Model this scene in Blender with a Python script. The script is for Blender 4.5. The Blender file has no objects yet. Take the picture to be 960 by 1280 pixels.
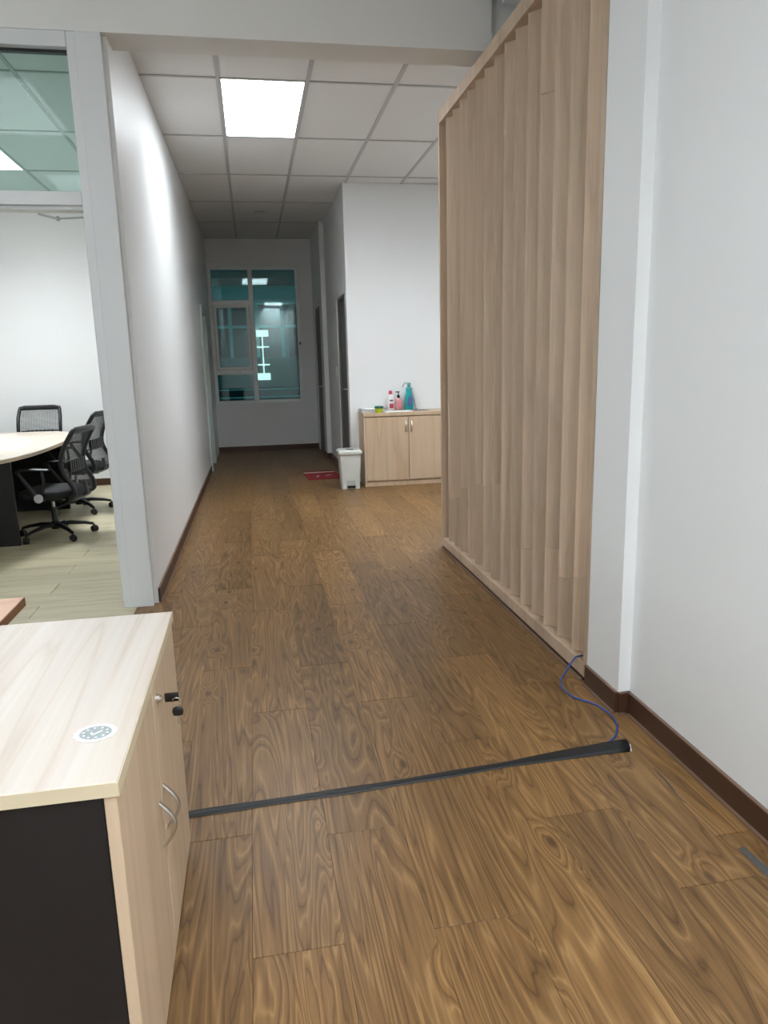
import bpy, bmesh, math, random
from mathutils import Vector, Matrix
random.seed(7)
R = math.radians
scene = bpy.context.scene
C = scene.collection

# ------------------------------------------------------------------ camera
cam = bpy.data.cameras.new('camera')
cam.sensor_fit = 'HORIZONTAL'; cam.sensor_width = 36.0; cam.lens = 901.0 / 960.0 * 36.0
cam.clip_start = 0.02; cam.clip_end = 100
cam_o = bpy.data.objects.new('camera', cam); C.objects.link(cam_o)
dn = Vector((111, 4337, 901)).normalized()
fw = Vector((-166, -183, 901)); fw = (fw - dn * fw.dot(dn)).normalized()
rt = dn.cross(fw)
cx = Vector((rt.x, fw.x, -dn.x)); cy = Vector((rt.y, fw.y, -dn.y)); cz = Vector((rt.z, fw.z, -dn.z))
m = Matrix.Identity(4)
for i in range(3):
    m[i][0] = cx[i]; m[i][1] = -cy[i]; m[i][2] = -cz[i]
m.translation = (0, 0, 1.4)
cam_o.matrix_world = m
scene.camera = cam_o

# ------------------------------------------------------------------ world / view
w = bpy.data.worlds.new('world'); scene.world = w; w.use_nodes = True
bg = w.node_tree.nodes['Background']
bg.inputs[0].default_value = (.75, .88, 1.0, 1); bg.inputs[1].default_value = 0.30
vs = scene.view_settings
vs.view_transform = 'Standard'; vs.look = 'None'; vs.gamma = 1.0; vs.use_curve_mapping = False
vs.exposure = 0.0

LIGHT_W = dict(hall=54, side=66, meeting=98, office=96, office_left=10, fill_light=98)
SPREAD = R(150)
LCOL = (.93, .995, 1.04)
DCOL = (.84, .95, 1.0)

# ------------------------------------------------------------------ materials
MAT = {}
def nt(name):
    mt = bpy.data.materials.new(name); mt.use_nodes = True
    MAT[name] = mt
    n = mt.node_tree
    return mt, n, n.nodes['Principled BSDF']

def plain(name, col, rough=.5, metal=0., spec=.5, noise=.04, nscale=12., emit=None, estr=1., bump=0., bscale=200.):
    mt, n, b = nt(name)
    L = n.links.new
    tc = n.nodes.new('ShaderNodeTexCoord')
    ns = n.nodes.new('ShaderNodeTexNoise'); ns.inputs['Scale'].default_value = nscale; ns.inputs['Detail'].default_value = 3
    L(tc.outputs['Object'], ns.inputs['Vector'])
    mr = n.nodes.new('ShaderNodeMapRange')
    mr.inputs['To Min'].default_value = 1 - noise; mr.inputs['To Max'].default_value = 1 + noise
    L(ns.outputs['Fac'], mr.inputs['Value'])
    vm = n.nodes.new('ShaderNodeVectorMath'); vm.operation = 'SCALE'
    vm.inputs[0].default_value = col[:3]
    L(mr.outputs[0], vm.inputs['Scale'])
    L(vm.outputs[0], b.inputs['Base Color'])
    b.inputs['Roughness'].default_value = rough; b.inputs['Metallic'].default_value = metal
    b.inputs['Specular IOR Level'].default_value = spec
    if emit:
        b.inputs['Emission Color'].default_value = (*emit, 1); b.inputs['Emission Strength'].default_value = estr
    if bump:
        n2 = n.nodes.new('ShaderNodeTexNoise'); n2.inputs['Scale'].default_value = bscale; n2.inputs['Detail'].default_value = 2
        L(tc.outputs['Object'], n2.inputs['Vector'])
        bp = n.nodes.new('ShaderNodeBump'); bp.inputs['Strength'].default_value = bump; bp.inputs['Distance'].default_value = .002
        L(n2.outputs['Fac'], bp.inputs['Height']); L(bp.outputs[0], b.inputs['Normal'])
    return mt

def wood(name, cols, stretch=(5, .8, 5), rings=9., dist=.5, rough=.4, spec=.5, knots=False, tone=.10,
         streak=.10, detail=2., linew=None, bump=.08, knotcol=(.045, .02, .008), streak_scale=(60, 2, 60), fine=0., finek=3., knotscale=(.9, 4.2, .5)):
    """contour-line grain: cols = list of (pos, rgb) along the ring phase"""
    mt, n, b = nt(name)
    L = n.links.new
    def N(t, **k):
        x = n.nodes.new(t)
        for a, v in k.items(): setattr(x, a, v)
        return x
    tc = N('ShaderNodeTexCoord'); oi = N('ShaderNodeObjectInfo')
    off = N('ShaderNodeVectorMath', operation='SCALE'); off.inputs[0].default_value = (37.3, 91.7, 53.1)
    L(oi.outputs['Random'], off.inputs['Scale'])
    sc = N('ShaderNodeVectorMath', operation='MULTIPLY'); sc.inputs[1].default_value = stretch
    L(tc.outputs['Object'], sc.inputs[0])
    ad = N('ShaderNodeVectorMath', operation='ADD'); L(sc.outputs[0], ad.inputs[0]); L(off.outputs[0], ad.inputs[1])
    ns = N('ShaderNodeTexNoise'); ns.inputs['Scale'].default_value = 1; ns.inputs['Detail'].default_value = detail
    ns.inputs['Roughness'].default_value = .45; ns.inputs['Distortion'].default_value = dist
    L(ad.outputs[0], ns.inputs['Vector'])
    mul = N('ShaderNodeMath', operation='MULTIPLY'); mul.inputs[1].default_value = rings; L(ns.outputs['Fac'], mul.inputs[0])
    field = mul.outputs[0]
    kfac = None
    if knots:
        ks = N('ShaderNodeVectorMath', operation='MULTIPLY'); ks.inputs[1].default_value = knotscale
        L(ad.outputs[0], ks.inputs[0])
        vo = N('ShaderNodeTexVoronoi'); vo.voronoi_dimensions = '2D'; vo.inputs['Scale'].default_value = 1.0; L(ks.outputs[0], vo.inputs['Vector'])
        kb = N('ShaderNodeMapRange'); kb.inputs['From Min'].default_value = 0; kb.inputs['From Max'].default_value = .34
        kb.inputs['To Min'].default_value = 2.4; kb.inputs['To Max'].default_value = 0; kb.interpolation_type = 'SMOOTHERSTEP'
        L(vo.outputs['Distance'], kb.inputs['Value'])
        sx_ = N('ShaderNodeSeparateXYZ'); L(vo.outputs['Color'], sx_.inputs[0])
        gt = N('ShaderNodeMath', operation='GREATER_THAN'); gt.inputs[1].default_value = .68; L(sx_.outputs[0], gt.inputs[0])
        gk = N('ShaderNodeMath', operation='MULTIPLY'); L(kb.outputs[0], gk.inputs[0]); L(gt.outputs[0], gk.inputs[1])
        a2 = N('ShaderNodeMath', operation='ADD'); L(field, a2.inputs[0]); L(gk.outputs[0], a2.inputs[1]); field = a2.outputs[0]
        kd = N('ShaderNodeMapRange'); kd.inputs['From Min'].default_value = .025; kd.inputs['From Max'].default_value = .085
        kd.inputs['To Min'].default_value = .75; kd.inputs['To Max'].default_value = 0; kd.interpolation_type = 'SMOOTHSTEP'
        L(vo.outputs['Distance'], kd.inputs['Value'])
        g2 = N('ShaderNodeMath', operation='MULTIPLY'); L(kd.outputs[0], g2.inputs[0]); L(gt.outputs[0], g2.inputs[1]); kfac = g2.outputs[0]
    fr = N('ShaderNodeMath', operation='FRACT'); L(field, fr.inputs[0])
    rp = N('ShaderNodeValToRGB'); cr = rp.color_ramp
    while len(cr.elements) < len(cols): cr.elements.new(.5)
    for e, (p, c) in zip(cr.elements, cols): e.position = p; e.color = (*c, 1)
    L(fr.outputs[0], rp.inputs['Fac'])
    # fine streaks
    s2 = N('ShaderNodeVectorMath', operation='MULTIPLY'); s2.inputs[1].default_value = streak_scale; L(tc.outputs['Object'], s2.inputs[0])
    s3 = N('ShaderNodeVectorMath', operation='ADD'); L(s2.outputs[0], s3.inputs[0]); L(off.outputs[0], s3.inputs[1])
    n2 = N('ShaderNodeTexNoise'); n2.inputs['Scale'].default_value = 1; n2.inputs['Detail'].default_value = 4; L(s3.outputs[0], n2.inputs['Vector'])
    m2 = N('ShaderNodeMapRange'); m2.inputs['From Min'].default_value = .25; m2.inputs['From Max'].default_value = .75
    m2.inputs['To Min'].default_value = 1 - streak; m2.inputs['To Max'].default_value = 1 + streak
    L(n2.outputs['Fac'], m2.inputs['Value'])
    # broad tone patches
    n3 = N('ShaderNodeTexNoise'); n3.inputs['Scale'].default_value = .45; n3.inputs['Detail'].default_value = 2; L(ad.outputs[0], n3.inputs['Vector'])
    m3 = N('ShaderNodeMapRange'); m3.inputs['From Min'].default_value = .3; m3.inputs['From Max'].default_value = .7
    m3.inputs['To Min'].default_value = 1 - tone; m3.inputs['To Max'].default_value = 1 + tone
    L(n3.outputs['Fac'], m3.inputs['Value'])
    m4 = N('ShaderNodeMapRange'); m4.inputs['To Min'].default_value = 1 - tone * .8; m4.inputs['To Max'].default_value = 1 + tone * .8
    L(oi.outputs['Random'], m4.inputs['Value'])
    p1 = N('ShaderNodeMath', operation='MULTIPLY'); L(m2.outputs[0], p1.inputs[0]); L(m3.outputs[0], p1.inputs[1])
    p2 = N('ShaderNodeMath', operation='MULTIPLY'); L(p1.outputs[0], p2.inputs[0]); L(m4.outputs[0], p2.inputs[1])
    if fine:
        f1 = N('ShaderNodeMath', operation='MULTIPLY'); f1.inputs[1].default_value = 2 * math.pi * finek; L(field, f1.inputs[0])
        f2 = N('ShaderNodeMath', operation='SINE'); L(f1.outputs[0], f2.inputs[0])
        f3 = N('ShaderNodeMath', operation='MULTIPLY_ADD'); f3.inputs[1].default_value = fine; f3.inputs[2].default_value = 1.0; L(f2.outputs[0], f3.inputs[0])
        p3 = N('ShaderNodeMath', operation='MULTIPLY'); L(p2.outputs[0], p3.inputs[0]); L(f3.outputs[0], p3.inputs[1]); p2 = p3
    v = N('ShaderNodeVectorMath', operation='SCALE'); L(rp.outputs['Color'], v.inputs[0]); L(p2.outputs[0], v.inputs['Scale'])
    out = v.outputs[0]
    if kfac:
        mx = N('ShaderNodeMix', data_type='RGBA'); mx.inputs['B'].default_value = (*knotcol, 1)
        L(kfac, mx.inputs['Factor']); L(out, mx.inputs['A']); out = mx.outputs['Result']
    L(out, b.inputs['Base Color'])
    b.inputs['Roughness'].default_value = rough; b.inputs['Specular IOR Level'].default_value = spec
    if bump:
        bp = N('ShaderNodeBump'); bp.inputs['Strength'].default_value = bump; bp.inputs['Distance'].default_value = .001
        L(n2.outputs['Fac'], bp.inputs['Height']); L(bp.outputs[0], b.inputs['Normal'])
    return mt

def glassy(name, tint, refl=.10, edge=.5):
    mt = bpy.data.materials.new(name); mt.use_nodes = True; MAT[name] = mt
    n = mt.node_tree; n.nodes.clear(); L = n.links.new
    o = n.nodes.new('ShaderNodeOutputMaterial')
    t = n.nodes.new('ShaderNodeBsdfTransparent'); t.inputs[0].default_value = (*tint, 1)
    g = n.nodes.new('ShaderNodeBsdfGlossy'); g.inputs['Roughness'].default_value = .02; g.inputs['Color'].default_value = (1, 1, 1, 1)
    lw = n.nodes.new('ShaderNodeFresnel'); lw.inputs['IOR'].default_value = 1.5
    mr = n.nodes.new('ShaderNodeMapRange'); mr.inputs['From Min'].default_value = .04; mr.inputs['From Max'].default_value = 1
    mr.inputs['To Min'].default_value = refl; mr.inputs['To Max'].default_value = 1
    L(lw.outputs[0], mr.inputs['Value'])
    mx = n.nodes.new('ShaderNodeMixShader'); L(mr.outputs[0], mx.inputs[0]); L(t.outputs[0], mx.inputs[1]); L(g.outputs[0], mx.inputs[2])
    L(mx.outputs[0], o.inputs[0])
    return mt

plain('wall', (.80, .81, .81), .55, noise=.012, nscale=3, bump=.03, bscale=300)
plain('wall_satin', (.80, .81, .81), .40, noise=.012, nscale=2)
plain('beam_paint', (.74, .73, .70), .6, noise=.012, nscale=2)
plain('partition_paint', (.66, .67, .67), .4, noise=.01)
plain('tile', (.78, .775, .76), .8, noise=.025, nscale=60, bump=.1, bscale=400)
plain('tee', (.50, .50, .49), .5, noise=.01)
plain('tile_gap', (.12, .12, .11), .8)
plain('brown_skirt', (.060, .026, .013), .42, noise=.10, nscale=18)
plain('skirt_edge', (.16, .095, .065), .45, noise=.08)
plain('subfloor', (.035, .018, .009), .8)
plain('grout', (.03, .027, .018), .8)
plain('black_panel', (.009, .008, .009), .5, noise=.06)
plain('black_plastic', (.007, .007, .008), .42, noise=.05)
plain('black_fabric', (.006, .006, .008), .75, noise=.1, nscale=80, bump=.2)
plain('mesh_cord', (.020, .020, .022), .7)
plain('silver', (.62, .61, .58), .32, metal=1.0, noise=.03)
plain('grey_disc', (.52, .52, .52), .45)
plain('steel', (.45, .45, .46), .28, metal=1.0)
plain('door_grey', (.135, .125, .115), .5, noise=.06)
plain('door_frame_grey', (.17, .19, .18), .5)
plain('casing_white', (.52, .60, .57), .4)
plain('window_frame', (.84, .88, .86), .35)
plain('bin_white', (.60, .615, .58), .35)
plain('bin_grey', (.42, .43, .41), .4)
plain('mat_red', (.21, .010, .016), .95, noise=.15, nscale=120, bump=.5)
plain('mat_cream', (.52, .42, .36), .95, noise=.15, nscale=120, bump=.5)
plain('blue_cable', (.015, .06, .26), .4)
plain('tape_black', (.006, .0065, .0075), .5, noise=.2, nscale=40, bump=.5, bscale=60)
plain('tape_white', (.75, .73, .70), .6)
plain('tape_grey', (.06, .063, .068), .7, noise=.2, nscale=60)
plain('paper_white', (.78, .80, .80), .6)
plain('print_grey', (.34, .38, .39), .6, noise=.35, nscale=90)
plain('bottle_white', (.80, .76, .76), .3)
plain('bottle_red', (.55, .04, .09), .3)
plain('label_pink', (.62, .22, .26), .4, noise=.5, nscale=60)
plain('label_crimson', (.45, .06, .10), .4, noise=.5, nscale=60)
plain('bottle_pink', (.60, .28, .29), .3, noise=.25, nscale=50)
plain('bottle_teal', (.02, .36, .36), .25, noise=.06)
plain('label_navy', (.08, .14, .32), .35, noise=.6, nscale=40)
plain('tub_lime', (.55, .66, .02), .4)
plain('tub_green', (.01, .13, .09), .4)
plain('tray_grey', (.50, .51, .52), .3)
plain('tray_white', (.80, .82, .82), .3)
plain('tube_light', (.9, .9, .9), .4, emit=(1, .99, .97), estr=9)
MAT['tube_light'].cycles.emission_sampling = 'NONE'
plain('reflector', (.92, .92, .92), .30, emit=None)
plain('fin_white', (.85, .86, .88), .35)
plain('fascia', (.78, .84, .82), .6)
plain('far_frame', (.62, .68, .66), .5)
plain('far_glass', (.012, .016, .018), .25)
plain('far_wall', (.13, .14, .13), .7)
plain('reflection_glow', (.9, .9, .9), .5, emit=(1, .24, .22), estr=9.0)  # glow put into the colour, for a white reflection behind teal glass
MAT['reflection_glow'].cycles.emission_sampling = 'NONE'
plain('peach_edge', (.22, .11, .05), .5)
plain('edge_cream', (.62, .53, .37), .45)
plain('socket_white', (.75, .76, .75), .4)
glassy('glass_teal', (.26, .70, .70), refl=.055)
glassy('glass_green', (.75, .885, .875), refl=.02)

wood('floor_wood', [(p_, (c_[0] * .83, c_[1] * .82, c_[2] * .76)) for p_, c_ in [(0, (.098, .049, .017)), (.05, (.155, .081, .029)), (.20, (.205, .110, .042)), (.50, (.232, .128, .051)), (.62, (.275, .160, .068)), (.72, (.222, .121, .047)), (.95, (.170, .089, .032)), (1.0, (.098, .049, .017))]],
     stretch=(5.4, .50, 1), rings=20., dist=1.0, rough=.40, spec=.36, knots=True, tone=.16, streak=.24, bump=.10, streak_scale=(120, 5, 120), detail=3.2, fine=.07, finek=2., knotscale=(.85, 4.2, .5))
wood('pale_plank', [(0, (.44, .39, .255)), (.3, (.50, .45, .30)), (.7, (.53, .48, .33)), (.93, (.49, .44, .29)), (1, (.44, .39, .255))],
     stretch=(.7, 6, 1), rings=5., dist=.3, rough=.42, spec=.4, tone=.05, streak=.08, streak_scale=(3, 60, 3), bump=.04)
wood('cabinet_wood', [(p_, (c_[0] * .92, c_[1] * .92, c_[2] * .92)) for p_, c_ in [(0, (.65, .56, .48)), (.08, (.70, .62, .55)), (.5, (.74, .68, .62)), (.92, (.70, .63, .55)), (1, (.65, .56, .48))]],
     stretch=(9, .32, 9), rings=4.5, dist=.25, rough=.36, spec=.4, tone=.04, streak=.05, streak_scale=(90, 1.5, 90), bump=.03)
wood('door_wood', [(0, (.50, .36, .235)), (.12, (.55, .41, .28)), (.5, (.58, .44, .31)), (.9, (.56, .42, .285)), (1, (.50, .36, .235))],
     stretch=(6, 6, .45), rings=4., dist=.3, rough=.45, spec=.35, tone=.035, streak=.05, streak_scale=(90, 90, 1.5), bump=.03)
wood('louver_wood', [(0, (.47, .345, .245)), (.15, (.505, .375, .268)), (.5, (.535, .40, .288)), (.9, (.51, .382, .272)), (1, (.47, .345, .245))],
     stretch=(7, 7, .6), rings=4., dist=.3, rough=.5, spec=.35, tone=.13, streak=.08, streak_scale=(110, 110, 2), bump=.04)
wood('table_wood', [(0, (.60, .50, .39)), (.2, (.67, .58, .48)), (.6, (.71, .63, .54)), (1, (.60, .50, .39))],
     stretch=(5, .6, 5), rings=4., dist=.3, rough=.28, spec=.45, tone=.05, streak=.05, streak_scale=(60, 1.5, 60), bump=.02)
wood('peach_wood', [(0, (.58, .32, .20)), (.3, (.64, .38, .25)), (.8, (.66, .40, .27)), (1, (.58, .32, .20))],
     stretch=(1, 6, 5), rings=4., dist=.3, rough=.4, spec=.4, tone=.04, streak=.04, streak_scale=(2, 60, 60), bump=.02)

# ------------------------------------------------------------------ mesh helpers
class MB:
    def __init__(s): s.bm = bmesh.new()
    def box(s, x0, x1, y0, y1, z0, z1, bev=0, seg=1):
        b = s.bm
        vs_ = [b.verts.new(p) for p in ((x0,y0,z0),(x1,y0,z0),(x1,y1,z0),(x0,y1,z0),(x0,y0,z1),(x1,y0,z1),(x1,y1,z1),(x0,y1,z1))]
        fs = [b.faces.new([vs_[i] for i in f]) for f in ((3,2,1,0),(4,5,6,7),(0,1,5,4),(1,2,6,5),(2,3,7,6),(3,0,4,7))]
        if bev:
            es = list({e for f in fs for e in f.edges})
            bmesh.ops.bevel(b, geom=es, offset=bev, segments=seg, affect='EDGES', profile=.5)
        return s
    def obox(s, c, size, rz=0, rx=0, ry=0, bev=0, seg=1):
        t = MB(); a, b_, d = [k / 2 for k in size]
        t.box(-a, a, -b_, b_, -d, d, bev, seg)
        M = Matrix.Translation(c) @ Matrix.Rotation(rz, 4, 'Z') @ Matrix.Rotation(ry, 4, 'Y') @ Matrix.Rotation(rx, 4, 'X')
        s.join(t, M); return s
    def join(s, t, M=Matrix.Identity(4)):
        me = bpy.data.meshes.new('tmp'); t.bm.to_mesh(me); t.bm.free(); me.transform(M)
        s.bm.from_mesh(me); bpy.data.meshes.remove(me); return s
    def prism(s, pts, z0, z1):
        b = s.bm
        lo = [b.verts.new((x, y, z0)) for x, y in pts]; hi = [b.verts.new((x, y, z1)) for x, y in pts]
        k = len(pts)
        b.faces.new(lo[::-1]); b.faces.new(hi)
        for i in range(k): b.faces.new((lo[i], lo[(i+1) % k], hi[(i+1) % k], hi[i]))
        return s
    def tube(s, pts, r, seg=8, cap=True, flat=None):
        """r: number or list; flat=(a,b) scales the two ring axes"""
        b = s.bm; P = [Vector(p) for p in pts]; k = len(P)
        rr = r if isinstance(r, (list, tuple)) else [r] * k
        rings = []; up = None
        for i, p in enumerate(P):
            t = (P[min(i+1, k-1)] - P[max(i-1, 0)]).normalized()
            if up is None:
                up = Vector((0, 0, 1)) if abs(t.z) < .9 else Vector((1, 0, 0))
            u = (up - t * up.dot(t)).normalized(); v = t.cross(u); up = u
            fa, fb = flat or (1, 1)
            rings.append([b.verts.new(p + (u * math.cos(2*math.pi*j/seg) * fa + v * math.sin(2*math.pi*j/seg) * fb) * rr[i]) for j in range(seg)])
        for a, c in zip(rings, rings[1:]):
            for j in range(seg): b.faces.new((a[j], a[(j+1) % seg], c[(j+1) % seg], c[j]))
        if cap: b.faces.new(rings[0][::-1]); b.faces.new(rings[-1])
        return s
    def lathe(s, prof, seg=20, c=(0, 0, 0), sx=1, sy=1):
        b = s.bm; rings = []
        for r, z in prof:
            rings.append([b.verts.new((c[0] + sx * r * math.cos(2*math.pi*j/seg), c[1] + sy * r * math.sin(2*math.pi*j/seg), c[2] + z)) for j in range(seg)])
        for a, d in zip(rings, rings[1:]):
            for j in range(seg): b.faces.new((a[j], a[(j+1) % seg], d[(j+1) % seg], d[j]))
        b.faces.new(rings[0][::-1]); b.faces.new(rings[-1]); return s
    def cyl(s, p0, p1, r, seg=16): return s.tube([p0, p1], r, seg)
    def mesh(s, name, mat, smooth=False):
        bmesh.ops.recalc_face_normals(s.bm, faces=s.bm.faces[:])
        me = bpy.data.meshes.new(name); s.bm.to_mesh(me); s.bm.free()
        me.materials.append(MAT[mat])
        if smooth:
            for p in me.polygons: p.use_smooth = True
            try: me.set_sharp_from_angle(angle=R(smooth if smooth > 1 else 40))
            except Exception: pass
        return me
    def build(s, name, mat, parent=None, smooth=False, loc=None):
        return link(name, s.mesh(name, mat, smooth), parent, loc)

def link(name, me, parent=None, loc=None, rz=0):
    o = bpy.data.objects.new(name, me); C.objects.link(o)
    if parent: o.parent = parent
    if loc: o.location = loc
    if rz: o.rotation_euler = (0, 0, rz)
    return o
def tag(o, label, cat, group=None, kind=None):
    o['label'] = label; o['category'] = cat
    if group: o['group'] = group
    if kind: o['kind'] = kind
    return o
def struct(o, label, cat): return tag(o, label, cat, kind='structure')
def empty(name, loc=(0, 0, 0), rz=0):
    o = bpy.data.objects.new(name, None); C.objects.link(o); o.location = loc; o.rotation_euler = (0, 0, rz)
    o.empty_display_size = .1
    return o
def copy_tree(o, parent=None):
    c = o.copy(); C.objects.link(c)
    if parent: c.parent = parent
    for ch in list(o.children):
        copy_tree(ch, c)
    return c

def bez(pts, n):
    """catmull-rom through 3d points"""
    P_ = [Vector(p) for p in pts]; P_ = [P_[0] * 2 - P_[1]] + P_ + [P_[-1] * 2 - P_[-2]]
    out = []
    for i in range(1, len(P_) - 2):
        for k in range(n):
            t = k / n; a, b_, c_, d_ = P_[i-1], P_[i], P_[i+1], P_[i+2]
            out.append(.5 * ((2*b_) + (c_ - a) * t + (2*a - 5*b_ + 4*c_ - d_) * t*t + (3*b_ - a - 3*c_ + d_) * t**3))
    out.append(P_[-2]); return out
# ------------------------------------------------------------------ constants of the place
XL0, XL1 = -.640, -.606          # hall left wall at its near and far end
YP = 4.32                        # line of beam and glazed partition
YE = 12.2                        # end wall
ZC = 3.36; ZM = 3.30             # hall and meeting room ceilings
XR = 1.41                        # right wall
XB = 1.115                       # left face of the block behind the cupboard
YB = 8.5
XE = 3.2                         # far side of the space behind the screen

# ------------------------------------------------------------------ floors
fl = MB().box(-4.2, XE, -3.2, YE + .1, -.12, -.012).build('floor', 'subfloor')
struct(fl, 'brown wood-grain plank floor of the hallway and office', 'floor')
PW, PL = .226, 1.27
def plank_mesh(wd, ln, mat, t=.012, g=.0002, bv=.0008, e=.0011):
    return MB().box(g, wd - g, e, ln - e, 0, t, bv).mesh('plank', mat)
full = plank_mesh(PW, PL, 'floor_wood')
joint0 = {0: 1.525, -1: 1.89, -3: 1.524, -5: 1.522, -2: 1.12, -4: 1.95, 1: 1.70, -6: 2.0, -7: 1.35}
random.seed(11)
for k in range(-13, 10):
    x0 = 1.047 + PW * k
    y_lo = -1.9 if x0 < 1.41 else 2.5
    y_hi = 3.55 if x0 + PW < -.70 else YE + .05
    if x0 > 1.0 and x0 < 1.3: y_lo = -1.9
    ph = joint0.get(k, random.uniform(0, PL))
    y = ph - PL * math.ceil((ph - y_lo) / PL)
    while y < y_hi:
        a, b_ = max(y, y_lo), min(y + PL, y_hi)
        if b_ - a > .03:
            xw = min(PW, XR + .02 - x0) if (x0 < XR and y < 2.4 and x0 + PW > XR + .02) else PW
            me = full if (abs(b_ - a - PL) < 1e-4 and xw == PW) else plank_mesh(xw, b_ - a, 'floor_wood')
            link('plank', me, fl, (x0, a, -.012))
        y += PL
fm = MB().box(-4.2, -.70, 3.552, 9.3, -.0115, -.0095).build('floor_meeting', 'grout')
struct(fm, 'pale beige plank tile floor inside the meeting room', 'floor')
full2 = plank_mesh(1.2, .2345, 'pale_plank', t=.009, g=.0016, e=.0003)
row = 0; y = 4.262 - 4 * .2345
while y < 9.28:
    a, b_ = max(y, 3.554), min(y + .2345, 9.29)
    x = (-1.355 if row % 2 == 0 else -1.955)
    x -= 1.2 * 3
    while x < -.70:
        xa, xb = max(x, -4.2), min(x + 1.2, -.70)
        if xb - xa > .02 and b_ - a > .02:
            me = full2 if (abs(xb - xa - 1.2) < 1e-4 and abs(b_ - a - .2345) < 1e-4) else plank_mesh(xb - xa, b_ - a, 'pale_plank', t=.009, g=.0016, e=.0003)
            link('plank', me, fm, (xa, a, -.0095))
        x += 1.2
    row += 1; y += .2345

# ------------------------------------------------------------------ walls
def wall(name, boxes, label, mat='wall'):
    mb = MB()
    for b_ in boxes: mb.box(*b_)
    return struct(mb.build(name, mat), label, 'wall')
# hall left wall (very slightly out of square), with a doorway near its far end
def left_pt(y): return XL0 + (XL1 - XL0) * (y - YP) / (YE - YP)
mb = MB()
for ya, yb, za, zb in ((YP + .05, 10.02, 0, ZC), (10.02, 10.92, 2.14, ZC), (10.92, YE, 0, ZC)):
    mb.prism([(left_pt(ya) - .12, ya), (left_pt(ya), ya), (left_pt(yb), yb), (left_pt(yb) - .12, yb)], za, zb)
struct(mb.build('wall_left', 'wall_satin'), 'long white wall on the left side of the hallway', 'wall')
wall('wall_end', [(XL1, -.60, YE, YE + .15, 0, ZC), (-.60, .825, YE, YE + .15, 0, .785), (-.60, .825, YE, YE + .15, 2.95, ZC), (.825, 1.3, YE, YE + .15, 0, ZC),
                  (XL1, 1.06, YE - .012, YE, 2.985, ZC)], 'white end wall of the hallway around the dark window')
wall('wall_hall_right', [(XB, XB + .12, YB + .12, 8.66, 0, ZC), (XB, XB + .12, 8.66, 9.48, 2.2, ZC), (XB, XB + .12, 9.48, 10.75, 0, ZC),
                         (1.05, 1.20, 10.75, 11.12, 0, ZC), (1.05, 1.20, 11.12, 11.95, 2.26, ZC), (1.05, 1.20, 11.95, YE, 0, ZC)], 'white wall with two grey doors on the right of the far hallway')
wall('wall_back', [(XB, XE, YB, YB + .12, 0, ZC)], 'white wall behind the low wooden cupboard')
wall('wall_right', [(XR, XR + .2, -3.2, 2.55, 0, ZC)], 'bare white wall on the right beside the camera')
wall('column_right', [(1.36, 1.58, 2.465, 2.738, 0, ZC)], 'white column between the slatted screen and the right wall')
wall('wall_behind_screen', [(XE, XE + .1, 2.4, YB + .1, 0, ZC), (1.58, XE, 2.4, 2.52, 0, ZC)], 'white wall of the space behind the slatted screen')
wall('wall_office', [(-4.3, -4.2, -3.2, -2.8, 0, ZC), (-4.3, -4.2, -2.8, 2.6, 0, .9), (-4.3, -4.2, -2.8, 2.6, 2.7, ZC), (-4.3, -4.2, 2.6, 9.4, 0, ZC), (-4.3, XR + .2, -3.3, -3.2, 0, ZC)], 'white outer wall of the open office')
wall('wall_meeting', [(-4.2, left_pt(9.3) - .12, 9.28, 9.4, 0, ZC)], 'white rear wall of the meeting room')
bm_ = wall('trim_1', [(-4.2, 1.44, YP, 4.545, 3.10, 3.75), (1.44, XE, YP + .03, 4.545, 3.10, 3.75)], 'deep painted ceiling beam crossing above the hallway entrance', 'beam_paint')
wall('trim_2', [(1.475, XE, 2.4, 4.25, 3.305, 3.5)], 'grey bulkhead above the slatted screen', 'partition_paint')

# baseboards: body, lighter top edge and toe strip
def skirt(name, pts, label, h=.09, t=.012):
    """pts: run along the wall face; the room lies to the left of the direction of travel"""
    root = None; segs = []
    body = MB(); edge = MB(); toe = MB()
    for (ax, ay), (bx, by) in zip(pts, pts[1:]):
        d = Vector((bx - ax, by - ay)); ln = d.length; d.normalize(); nrm = Vector((-d.y, d.x))
        def quad(t0, t1, z0, z1, mbx, e=0):
            A = Vector((ax, ay)) - d * e; B = Vector((bx, by)) + d * e
            q = [A + nrm * t0, B + nrm * t0, B + nrm * t1, A + nrm * t1]
            mbx.prism([(p.x, p.y) for p in q], z0, z1)
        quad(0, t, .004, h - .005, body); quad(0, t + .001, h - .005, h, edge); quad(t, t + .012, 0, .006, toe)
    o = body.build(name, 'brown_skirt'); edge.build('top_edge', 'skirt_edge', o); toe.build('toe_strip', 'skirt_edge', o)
    return struct(o, label, 'baseboard')
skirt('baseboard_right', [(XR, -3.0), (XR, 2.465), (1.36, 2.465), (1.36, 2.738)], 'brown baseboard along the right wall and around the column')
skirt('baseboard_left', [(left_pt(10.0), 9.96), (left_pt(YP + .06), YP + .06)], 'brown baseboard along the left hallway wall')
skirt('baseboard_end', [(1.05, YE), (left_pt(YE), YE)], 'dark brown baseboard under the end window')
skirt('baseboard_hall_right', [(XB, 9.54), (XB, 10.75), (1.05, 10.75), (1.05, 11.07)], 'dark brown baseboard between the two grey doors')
skirt('baseboard_meeting', [(left_pt(9.2) - .12, 9.28), (-4.2, 9.28)], 'brown baseboard in the meeting room', h=.085)

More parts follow.
